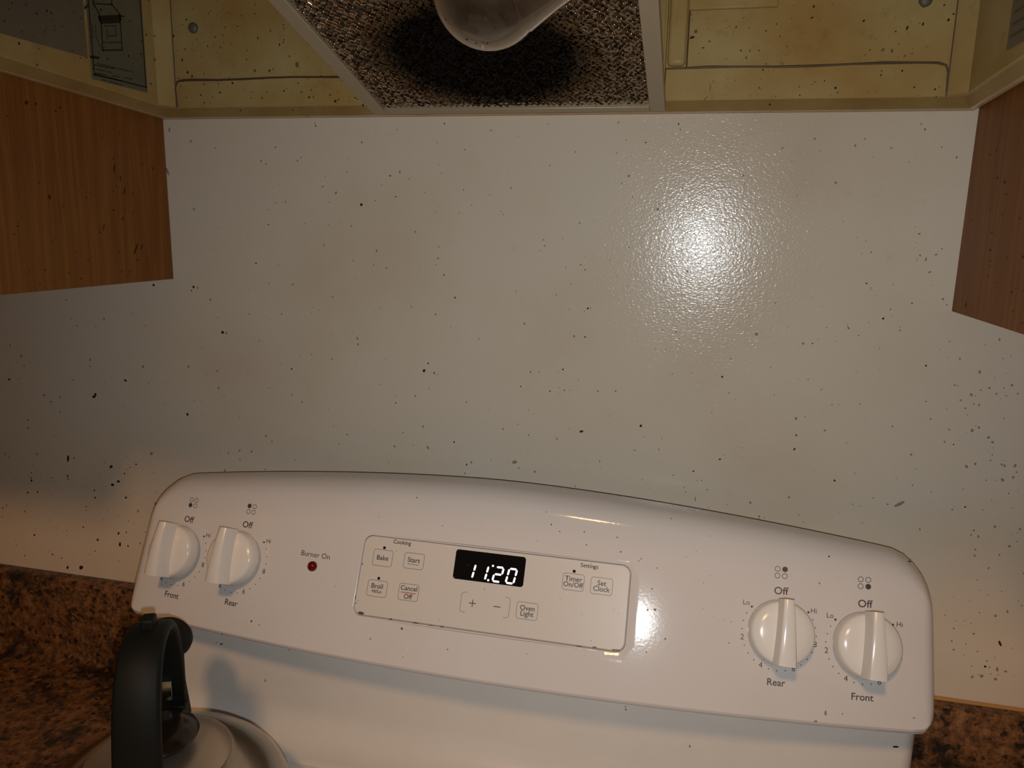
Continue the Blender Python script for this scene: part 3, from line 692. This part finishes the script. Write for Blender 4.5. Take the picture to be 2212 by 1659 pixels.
# grease on backguard
def onface(lst, m, name='grease_spot', S=face, part=bg):
    mb = MB()
    for q in lst:
        px, py, r = q[:3]; el = q[3] if len(q) > 3 else 1; an = math.radians(q[4] if len(q) > 4 else 90)
        b = .02
        for _ in range(8):
            P = at(px, py, NF, (0, Y0 - b, Z0)); b = bul(P.x) if S is face else PB
        E_ = at(px + math.cos(an), py - math.sin(an), NF, (0, Y0 - b, Z0))
        k = (E_ - P).length; speck_mesh(mb, P, NF, E_ - P, k * r * el, k * r, .0002)
    o = mb.build(name, m, smooth=True, angle=80); o['kind'] = 'stuff'; sub(o, part)
onface([(868, 1358, 2, 1.5, 120), (1191, 1133, 1.7), (1209, 1148, 1.3), (1262, 1149, 1.6), (1267, 1177, 1.4), (1341, 1192, 1.6), (956, 1136, 1.2), (900, 1075, 1.3), (1502, 1080, 1.4), (1965, 1213, 2, 2, 170), (1352, 1533, 1.8), (1408, 1272, 1.6),
    (1419, 1227, 1.2), (543, 1342, 1.6, 2.5, 70), (479, 1370, 1.4), (625, 1405, 1.4), (1180, 1106, 1.2), (1575, 1389, 1.3), (1580, 1344, 1.1), (1791, 1202, 1.8)], M_spk)
onface([(1399, 1317, 2.4), (1415, 1317, 3), (1437, 1380, 2.8), (1396, 1409, 2), (800, 1380, 2.2), (967, 1403, 2), (1333, 1161, 2), (1385, 1207, 1.8), (1762, 1558, 2.6, 1.5, 0), (1783, 1540, 3, 2, 90), (1820, 1542, 2), (1974, 1551, 2.4), (1770, 1260, 2.4), (1450, 1120, 1.6), (1380, 1212, 1.6), (870, 1420, 1.6), (560, 1350, 2), (1640, 1120, 1.8)]
    + [(rnd.uniform(620, 1600), 1150 + rnd.uniform(-60, 270), rnd.uniform(.6, 1.3)) for _ in range(50)], M_spk3)
onface([(780, 1324, 3, 2.4, -10), (844, 1338, 2, 1.6, 0), (955, 1355, 2.2, 2, -8), (898, 1346, 1.2, 6, -8), (1118, 1380, 1.6, 3, -5), (1008, 1366, 1, 7, -8), (1284, 1398, 1.6, 3, 0), (1250, 1396, 1, 7, -5), (1330, 1404, 1.6, 6, -3), (1190, 1390, .9, 8, -6), (1060, 1372, .8, 8, -8), (930, 1351, .8, 8, -9), (1356, 1390, 1.2, 6, 78),
    (783, 1218, 1.8), (769, 1303, 1.6), (768, 1290, 1, 5, 78), (989, 1169, 1.6), (1061, 1180, 1.4), (1194, 1193, 1.4), (1360, 1227, 1.6), (1282, 1226, 1.6, 3, 110)], NT('brown_dried_grease', .4).col((.14, .062, .02)).m, 'dried_grease', pan, panel)
onface([(1224, 1282, 1.6)], plain('white_fleck', (.9, .88, .85), .4), 'white_fleck', pan, panel)
# cooktop and body
ZK = .812
def rr_xy(x0, x1, y0, y1, r, z, n=6): return [Vector((a, b, z)) for a, b in rrect(x0, x1, y0, y1, r, n)]
e = .379
ct = MB().loops([rr_xy(-e, e, -.665, -.045, .022, ZK - .030), rr_xy(-e, e, -.665, -.045, .022, ZK - .006), rr_xy(-e + .0018, e - .0018, -.6632, -.0468, .0205, ZK - .0018), rr_xy(-e + .006, e - .006, -.659, -.051, .017, ZK)], cap0=True, cap1=True)
keep(ct.build('cooktop', M_cook, smooth=True, angle=50), rg_)
# upright riser that sweeps up from the cooktop to carry the backguard
def riser_profile(x, back):
    P = [(-.046, ZK - .004), (-.122, ZK - .004), (-.118, ZK + .0008)]
    for k in range(9):
        a = PI / 2 * k / 8; P.append((-.110 + .034 * math.sin(a), ZK + .001 + .034 * (1 - math.cos(a))))
    for z in (.87, .90, .925, .943): P.append((-.076 + (z - .847) * .03, z))
    P += [(-.071, .952), (-.066, .956), (-.046, .956)]
    return [Vector((x, min(y + back, -.0455), z)) for y, z in P]
rc = []
for k in range(7): a = PI / 2 * k / 6; rc.append((.3785 - .012 + .012 * math.sin(a), .012 * (1 - math.cos(a))))
keep(MB().loops([riser_profile(x, b_) for x, b_ in [(-x, b_) for x, b_ in rc[::-1]] + rc], cap0=True, cap1=True).build('riser', M_cook, smooth=True, angle=50), rg_)
keep(MB().box(-.378, .378, -.64, -.03, -.012, ZK - .030).build('range_body', M_enamel), rg_)
keep(MB().box(-.376, .376, -.672, -.6405, .158, .76).build('oven_door', M_enamel, bevel=.006), rg_)
keep(MB().tube([(-.32, -.672, .70), (-.32, -.715, .70), (.32, -.715, .70), (.32, -.672, .70)], .011, 12).build('oven_door_handle', M_enamel, smooth=True, angle=60), rg_)
keep(MB().box(-.376, .376, -.668, -.6405, -.002, .148).build('storage_drawer', M_enamel, bevel=.006), rg_)
keep(MB().box(-.36, .36, -.60, -.05, -.102, -.012).build('toe_base', plain('toe_black', (.02, .02, .02), .6)), rg_)
# coil under the kettle
KX, KY = -.2395, -.2480
sp = [(KX + (.014 + .070 * k / 200) * math.cos(k * 2 * PI / 50), KY + (.014 + .070 * k / 200) * math.sin(k * 2 * PI / 50), ZK + .012) for k in range(201)]
keep(MB().tube(sp, .0042, 8).build('burner_coil', plain('coil_black', (.02, .02, .02), .6), smooth=True, angle=60), rg_)
keep(MB().lathe([(.012, ZK + .0035), (.080, ZK + .0030), (.094, ZK + .0055), (.100, ZK + .0070), (.103, ZK + .0065), (.103, ZK + .0002)], 56, Matrix.Translation((KX, KY, 0)), cap1=False).build('drip_pan', plain('pan_chrome', (.5, .5, .5), .25, 1), smooth=True, angle=60), rg_)
done(specks('grease_spot', [(1172, 1641, 3, 1.2, 110), (756, 1650, 2), (1490, 1612, 2, 1.6, 100), (573, 1470, 1.6, 2, 80), (750, 1612, 1.6)], M_spk3, (0, -1, 0), (0, -.0755, 0), rg_))
done(specks('grease_spot', [(1935, 1613, 3, 2.6, 0), (478, 1391, 1.6, 2.6, 0), (468, 1388, 1.3)], M_spk, (0, -1, 0), (0, -.0742, .93), rg_))

# ------------------------------------------------------------------ worktops and base units
ZW = .812
def counter(sx, label):
    x0, x1 = sorted((sx * .3835, sx * 1.15))
    # one moulded piece: nosing, flat top, cove and upright splash against the wall
    P = [(-.0008, ZW - .038), (-.640, ZW - .038), (-.645, ZW - .030), (-.645, ZW - .010), (-.638, ZW)]
    for k in range(7):
        a = PI / 2 * k / 6; P.append((-.034 + .014 * math.sin(a), ZW + .014 * (1 - math.cos(a))))
    P += [(-.020, ZCT - .003), (-.017, ZCT), (-.0008, ZCT)]
    o = MB().loops([[Vector((x, y, z)) for y, z in P] for x in (x0, x1)], cap0=True, cap1=True).build('worktop', M_granite, smooth=True, angle=50); tag(o, label, 'countertop')
    b = empty('base_cabinet', ((x0 + x1) / 2, -.3, -.102)); tag(b, 'oak base cabinet under the %s worktop' % ('left' if sx < 0 else 'right'), 'cabinet')
    keep(MB().box(x0 + .001, x1, -.60, -.002, .0, ZW - .039).build('cabinet_box', M_wood), b)
    keep(MB().box(x0 + .001, x1, -.54, -.002, -.102, -.0005).build('toe_kick', M_wood), b)
    for k in (0, 1):
        a = x0 + .01 + k * .379; d = MB().box(a, a + .370, -.6195, -.6005, .02, .60).build('door', M_wood, bevel=.003); keep(d, b)
        d = MB().box(a, a + .370, -.6195, -.6005, .615, .76).build('drawer', M_wood, bevel=.003); keep(d, b)
counter(-1, 'brown and black speckled stone-look worktop with splash, left of the range')
counter(1, 'brown and black speckled stone-look worktop with splash, right of the range')
ck = MB().tube([(.3835, -.0030, ZCT + .001), (.6, -.0030, ZCT + .001), (1.15, -.0030, ZCT + .001)], [.0022, .0018, .0018], 8).build('trim_1', NT('amber_stained_caulk', .4).col((.42, .22, .07)).m, smooth=True); tag(ck, kind='structure')

# ------------------------------------------------------------------ kettle
K0 = Vector((KX, KY, ZK + .0165)); kt = empty('kettle', tuple(K0)); tag(kt, 'stainless steel kettle with tall black strap handle on the left rear burner', 'kettle')
def steel():
    t = NT('brushed_steel', .20, 1); v = t.coord((1, 1, 14)); t.col((.42, .375, .305)); t.bump(t.noise(60, 3, .6, v), .0001, .5)
    f = t.noise(25, 4, .7); t.l(t.ramp(f, [(.35, .14), (.7, .30)]), t.b.inputs['Roughness']); return t.m
M_steel = steel(); M_blk = NT('black_handle_plastic', .58, 0, Specular_IOR_Level=.2).col((.006, .007, .0055)).m
KM = Matrix.Translation((KX, KY, 0))
zb_ = K0.z
keep(MB().lathe([(.088, zb_), (.094, zb_ + .001), (.0985, zb_ + .005), (.1020, zb_ + .013), (.1035, zb_ + .024), (.1030, zb_ + .034), (.1010, zb_ + .0395), (.1000, zb_ + .0405), (.0985, zb_ + .0440), (.092, zb_ + .0530), (.082, zb_ + .0620), (.070, zb_ + .0700), (.0600, zb_ + .0750), (.0572, zb_ + .0760)], 80, KM).build('kettle_body', M_steel, smooth=True, angle=40), kt)
lid = keep(MB().lathe([(.0566, zb_ + .074), (.0570, zb_ + .0770), (.0560, zb_ + .0782), (.045, zb_ + .0822), (.028, zb_ + .0850), (.012, zb_ + .086)], 64, KM).build('lid', NT('satin_lid_steel', .38, .85).col((.54, .45, .35)).m, smooth=True, angle=40), kt)
kn = MB().lathe([(.011, zb_ + .083), (.012, zb_ + .0900), (.026, zb_ + .0915), (.0315, zb_ + .0945), (.0325, zb_ + .0975), (.0300, zb_ + .1010), (.018, zb_ + .1035), (.0005, zb_ + .104)], 48, KM).build('lid_knob', NT('knob_brown_black', .18).col((.020, .010, .006)).m, smooth=True, angle=50)
kn.parent = lid
ha = math.radians(-26); hd = Vector((math.sin(ha), math.cos(ha), 0)); wd_ = Vector((hd.y, -hd.x, 0))
def arch(t):
    a = PI * t; c, s_ = math.cos(a), math.sin(a); n = 2.6
    cx = math.copysign(abs(c) ** (2 / n), c); sz = abs(s_) ** (2 / n)
    return -.0066 - .0576 * cx, .880 + (1.0190 - .880) * sz
SF = [arch(k / 60) for k in range(3, 58)]
rows = []
for i, (s_, z) in enumerate(SF):
    a = SF[max(i - 1, 0)]; b = SF[min(i + 1, len(SF) - 1)]; tx, tz = b[0] - a[0], b[1] - a[1]; l_ = math.hypot(tx, tz); nx, nz = -tz / l_, tx / l_
    c = Vector((KX, KY, 0)) + hd * s_ + Vector((0, 0, z)); N_ = hd * nx + Vector((0, 0, nz)); t = i / (len(SF) - 1)
    hw = .0178 - .0034 * t; th = .0046
    sec = [(-hw, -.3), (-hw * .97, .45), (-hw * .8, .9), (0, 1), (hw * .8, .9), (hw * .97, .45), (hw, -.3), (hw * .9, -.9), (0, -1), (-hw * .9, -.9)]
    rows.append([c + wd_ * p + N_ * (q * th) for p, q in sec])
hdl = keep(MB().loops(rows, cap0=True, cap1=True).build('handle', M_blk, smooth=True, angle=60), kt)
def kbox(s0, s1, w0, w1, z0, z1, nm, m, part=None, bev=.002, zs=0):
    vs = [Vector((KX, KY, 0)) + hd * s_ + wd_ * w_ + Vector((0, 0, z + zs * s_)) for z in (z0, z1) for w_ in (w0, w1) for s_ in (s0, s1)]
    o = MB().add(vs, [(0, 2, 3, 1), (4, 5, 7, 6), (0, 1, 5, 4), (2, 6, 7, 3), (0, 4, 6, 2), (1, 3, 7, 5)]).build(nm, m, bevel=bev, seg=3)
    if part: o.parent = part
    else: keep(o, kt)
    return o
kbox(-.007, .007, -.0052, .0052, 1.016, 1.0305, 'trigger_lever', M_blk, hdl)
# brackets holding the strap
kbox(.036, .056, -.015, .015, zb_ + .064, .925, 'handle_bracket', M_blk)
kbox(-.072, -.056, -.015, .015, zb_ + .055, .905, 'handle_bracket', M_blk)
kbox(.0395, .0425, -.0035, .0045, .930, .948, 'metal_clip', NT('clip_chrome', .2, 1).col((.5, .6, .55)).m, bev=.0004)
# spout with flip cap behind the handle
s0 = Vector((KX, KY, 0)) + hd * .066 - wd_ * .005
keep(MB().tube([s0 + Vector((0, 0, zb_ + .055)), s0 + hd * .006 + Vector((0, 0, zb_ + .078)), s0 + hd * .010 + Vector((0, 0, .925)), s0 + hd * .012 + Vector((0, 0, .962))], [.020, .0165, .0135, .0135], 28).build('spout', M_blk, smooth=True, angle=60), kt)
cx0 = s0 + hd * .012 + wd_ * .0015 + Vector((0, 0, .968))
cM = Matrix.Translation(cx0) @ (wd_ * .55 - hd * .35 + Vector((0, 0, 1))).to_track_quat('Z', 'X').to_matrix().to_4x4()
keep(MB().lathe([(.0150, -.010), (.0185, -.006), (.0205, .000), (.0200, .005), (.0165, .0095), (.0005, .0120)], 36, cM).build('spout_cap', M_blk, smooth=True, angle=50), kt)
